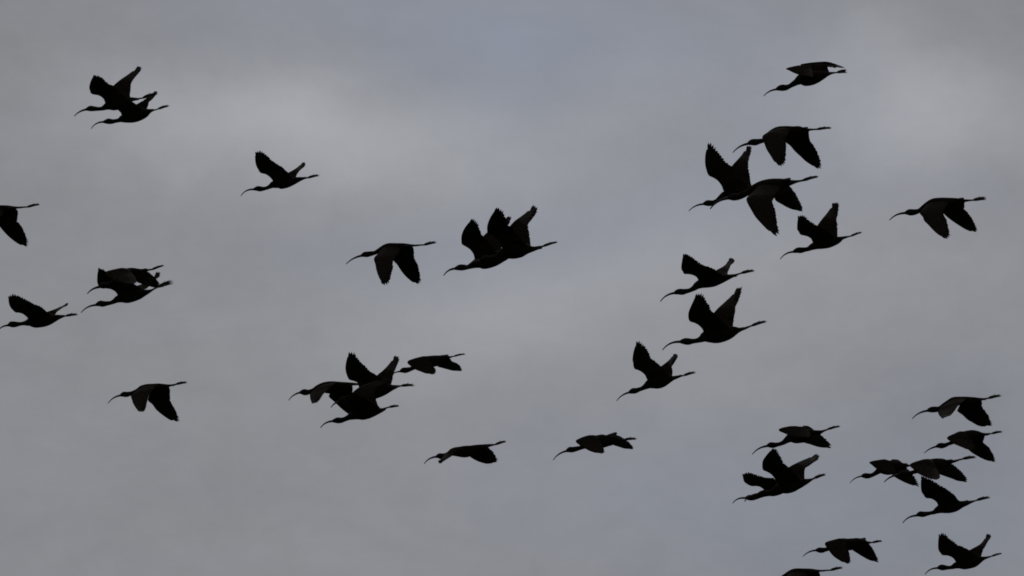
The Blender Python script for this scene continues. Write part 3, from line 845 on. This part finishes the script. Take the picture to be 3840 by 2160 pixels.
FLOCK.append(dict(label='ibis with level wings gliding just above the raised-wing pair at lower right', R=(2800, 1570, 380, 160),
    bill=[(142, 908), (250, 800), (520, 695)],
    body=[(525, 690, 38), (600, 671, 71), (680, 673, 73), (760, 662, 57), (850, 642, 52), (940, 603, 62), (1030, 538, 88), (1120, 488, 124), (1240, 470, 162), (1360, 450, 170), (1480, 430, 170), (1620, 390, 130), (1750, 352, 62), (1860, 345, 52), (1960, 312, 26), (2060, 280, 13)],
    leg=[(2060, 270), (2385, 190)], spread=0.035,
    wings=[(1, [(1400, 270), (1250, 188), (1000, 207), (850, 247), (805, 285), (850, 330), (920, 355), (1045, 410), (1200, 450), (1380, 480), (1520, 485), (1600, 465)], 4, [(1625, 430), (1610, 380), (1560, 300), (1480, 220)]),
           (-1, [(1400, 450), (1450, 600), (1600, 650), (1800, 715), (1950, 738), (2140, 740)], 1, [(2145, 700), (2130, 650), (2050, 570), (1960, 490), (1870, 410), (1720, 290), (1620, 215), (1540, 180), (1420, 195)], 0.5)]))
R30 = (2720, 1660, 410, 250)
FLOCK.append(dict(label='ibis with low forward wing, left and covered bird of the lower right raised-wing pair', R=R30, size=1.12,
    bill=[(160, 1318), (240, 1240), (435, 1205)],
    body=[(440, 1203, 30), (510, 1195, 60), (590, 1195, 63), (670, 1183, 53), (760, 1145, 58), (850, 1100, 80), (940, 1078, 88), (1050, 1060, 106), (1160, 1020, 115), (1280, 980, 100), (1400, 930, 60), (1500, 890, 30)],
    leg=[(1560, 870), (1760, 820)],
    wings=[(1, [(900, 1060), (825, 1010), (760, 965), (680, 945), (570, 945), (480, 905), (410, 850), (385, 770), (372, 685)], 4, [(430, 665), (480, 640), (540, 660), (640, 690), (750, 720), (870, 755), (1000, 765), (1075, 785), (1150, 900)]),
           (-1, [(1050, 950), (1120, 880), (1200, 780), (1280, 700), (1340, 640)], 2, [(1380, 680), (1400, 760), (1400, 860), (1380, 920)])]))
FLOCK.append(dict(label='ibis with tall raised wings, right and nearer bird of the lower right raised-wing pair', R=R30, size=1.22,
    bill=[(418, 1280), (510, 1185), (710, 1120)],
    body=[(715, 1115, 30), (790, 1095, 56), (880, 1092, 54), (970, 1080, 50), (1050, 1045, 60), (1120, 1000, 84), (1210, 975, 122), (1320, 960, 149), (1450, 940, 140), (1570, 908, 108), (1680, 868, 86), (1780, 838, 56), (1870, 803, 28), (1940, 775, 13)],
    leg=[(1935, 772), (2190, 685)],
    wings=[(1, [(1130, 870), (1075, 785), (1020, 710), (930, 645), (830, 600), (803, 540), (812, 400), (880, 290), (960, 195), (1040, 122)], 4, [(1090, 135), (1140, 180), (1170, 260), (1220, 350), (1270, 450), (1330, 490), (1390, 540), (1500, 650), (1600, 780), (1680, 830)]),
           (-1, [(1250, 640), (1385, 530), (1500, 465), (1650, 395), (1830, 320), (1990, 245)], 2, [(2050, 290), (2000, 350), (1900, 410), (1820, 480), (1745, 530), (1720, 620), (1720, 720), (1720, 800)])]))
R32 = (3170, 1690, 520, 160)
FLOCK.append(dict(label='leftmost ibis of the lower right cluster, its rear behind the next bird', R=R32, size=0.92,
    bill=[(85, 605), (150, 535), (300, 475)],
    body=[(305, 472, 26), (360, 466, 49), (420, 469, 50), (480, 459, 40), (540, 432, 40), (600, 390, 54), (660, 352, 80), (780, 342, 111), (870, 330, 110), (960, 300, 118), (1050, 288, 70), (1120, 277, 42), (1190, 280, 18)],
    leg=[(1195, 280), (1350, 262)], tail=((1030, 255), (1146, 242), 9),
    wings=[(1, [(820, 250), (750, 162), (600, 174), (480, 197), (440, 225), (500, 270), (540, 310), (600, 345), (680, 390), (780, 420), (860, 430), (930, 430)], 4, [(945, 390), (920, 320), (880, 240), (850, 190)]),
           (-1, [(850, 350), (870, 450), (950, 510), (1050, 565), (1150, 610), (1250, 645), (1365, 665)], 1, [(1375, 650), (1350, 590), (1300, 510), (1250, 440), (1200, 380), (1140, 325), (1060, 230), (1000, 178), (950, 163), (850, 172)], 0.45)]))
FLOCK.append(dict(label='ibis crossing in front of the leftmost bird of the lower right cluster', R=R32, size=1.08,
    bill=[(722, 582), (800, 515), (985, 445)],
    body=[(990, 440, 26), (1050, 425, 51), (1120, 425, 54), (1190, 418, 40), (1260, 400, 38), (1330, 378, 46), (1400, 345, 75), (1500, 290, 110), (1620, 268, 118), (1740, 258, 118), (1850, 238, 78), (1950, 212, 42), (2000, 203, 28), (2100, 182, 13)],
    leg=[(2190, 150), (2435, 118)], tail=((1830, 190), (1993, 174), 10),
    wings=[(1, [(1650, 220), (1510, 154), (1350, 188), (1240, 227), (1190, 265), (1210, 300), (1270, 350), (1340, 415), (1430, 465), (1530, 505), (1600, 530), (1700, 540)], 4, [(1755, 500), (1745, 430), (1700, 340), (1650, 250), (1620, 205)]),
           (-1, [(1700, 350), (1745, 432), (1850, 475), (1980, 520), (2100, 565), (2260, 578)], 1, [(2260, 540), (2220, 470), (2150, 400), (2070, 320), (1990, 255), (1900, 190), (1830, 150), (1700, 150)], 0.35)]))
FLOCK.append(dict(label='ibis with one raised ragged wing, lowest of the lower right cluster', R=(3360, 1770, 380, 210),
    bill=[(170, 1293), (280, 1185), (525, 1105)],
    body=[(530, 1100, 36), (610, 1072, 71), (690, 1074, 72), (780, 1062, 58), (880, 1043, 48), (970, 1021, 57), (1050, 975, 88), (1150, 932, 120), (1300, 900, 152), (1430, 878, 154), (1560, 848, 134), (1680, 822, 86), (1800, 792, 60), (1920, 757, 34), (2040, 725, 14)],
    leg=[(2060, 715), (2405, 640)],
    wings=[(1, [(1130, 920), (1072, 860), (1040, 780), (970, 715), (880, 675), (760, 660), (700, 580), (650, 500), (632, 380), (632, 240), (640, 105)], 5, [(690, 110), (770, 140), (850, 180), (1000, 260), (1150, 350), (1270, 420), (1360, 480), (1500, 590), (1540, 660), (1610, 735), (1700, 760)]),
           (-1, [(1400, 820), (1500, 760), (1600, 745), (1700, 742), (1825, 716)], 2, [(1845, 730), (1800, 760), (1700, 790), (1600, 810)])]))
R35 = (2900, 1980, 440, 180)
FLOCK.append(dict(label='ibis with paired downswept wings near the bottom, above the bird cut by the bottom edge', R=R35,
    bill=[(648, 628), (740, 550), (935, 490)],
    body=[(940, 488, 32), (1000, 485, 57), (1070, 488, 60), (1140, 476, 47), (1210, 455, 47), (1290, 420, 70), (1400, 370, 110), (1520, 350, 125), (1640, 362, 130), (1740, 350, 129), (1850, 310, 95), (1980, 302, 55), (2080, 325, 28), (2160, 320, 13)],
    leg=[(2180, 318), (2395, 285)], tail=((1820, 260), (2030, 243), 28),
    wings=[(1, [(1600, 280), (1480, 226), (1300, 262), (1160, 307), (1128, 345), (1145, 390), (1220, 500), (1320, 620), (1450, 710), (1560, 770), (1650, 782)], 4, [(1690, 750), (1690, 680), (1670, 580), (1650, 500), (1620, 400), (1605, 320)]),
           (-1, [(1700, 380), (1735, 480), (1850, 560), (1980, 640), (2120, 710), (2305, 752)], 1, [(2310, 715), (2260, 610), (2200, 490), (2140, 400), (2100, 360), (1980, 310), (1850, 250)], 0.3)]))
FLOCK.append(dict(label='ibis with raised wings in the bottom right corner', R=(3440, 1980, 350, 180),
    bill=[(210, 1285), (330, 1165), (555, 1105)],
    body=[(560, 1102, 38), (640, 1088, 76), (710, 1091, 81), (790, 1094, 65), (880, 1094, 51), (970, 1077, 62), (1050, 1040, 88), (1150, 1010, 115), (1280, 995, 151), (1420, 972, 154), (1560, 940, 145), (1680, 895, 108), (1790, 850, 66), (1900, 820, 36), (2020, 788, 22)],
    leg=[(2060, 775), (2340, 700)], spread=0.035,
    wings=[(1, [(1100, 970), (1045, 910), (1000, 845), (920, 790), (820, 760), (690, 750), (640, 690), (600, 640), (575, 560), (575, 380), (595, 170)], 5, [(670, 145), (735, 145), (800, 190), (850, 280), (950, 340), (1050, 400), (1120, 470), (1210, 490), (1330, 560), (1440, 610), (1530, 690), (1680, 790)]),
           (-1, [(1300, 720), (1450, 605), (1600, 525), (1740, 440), (1840, 320), (1925, 160)], 2, [(1970, 165), (2025, 175), (2020, 230), (1930, 370), (1880, 480), (1820, 580), (1790, 680), (1765, 780)])]))
FLOCK.append(dict(B4, label='ibis cut by the bottom picture edge, only its back and feet showing', R=R35, k=(0.8635, (1260, 925), (2110, 258))))

for bird in FLOCK:
    build_ibis(bird)
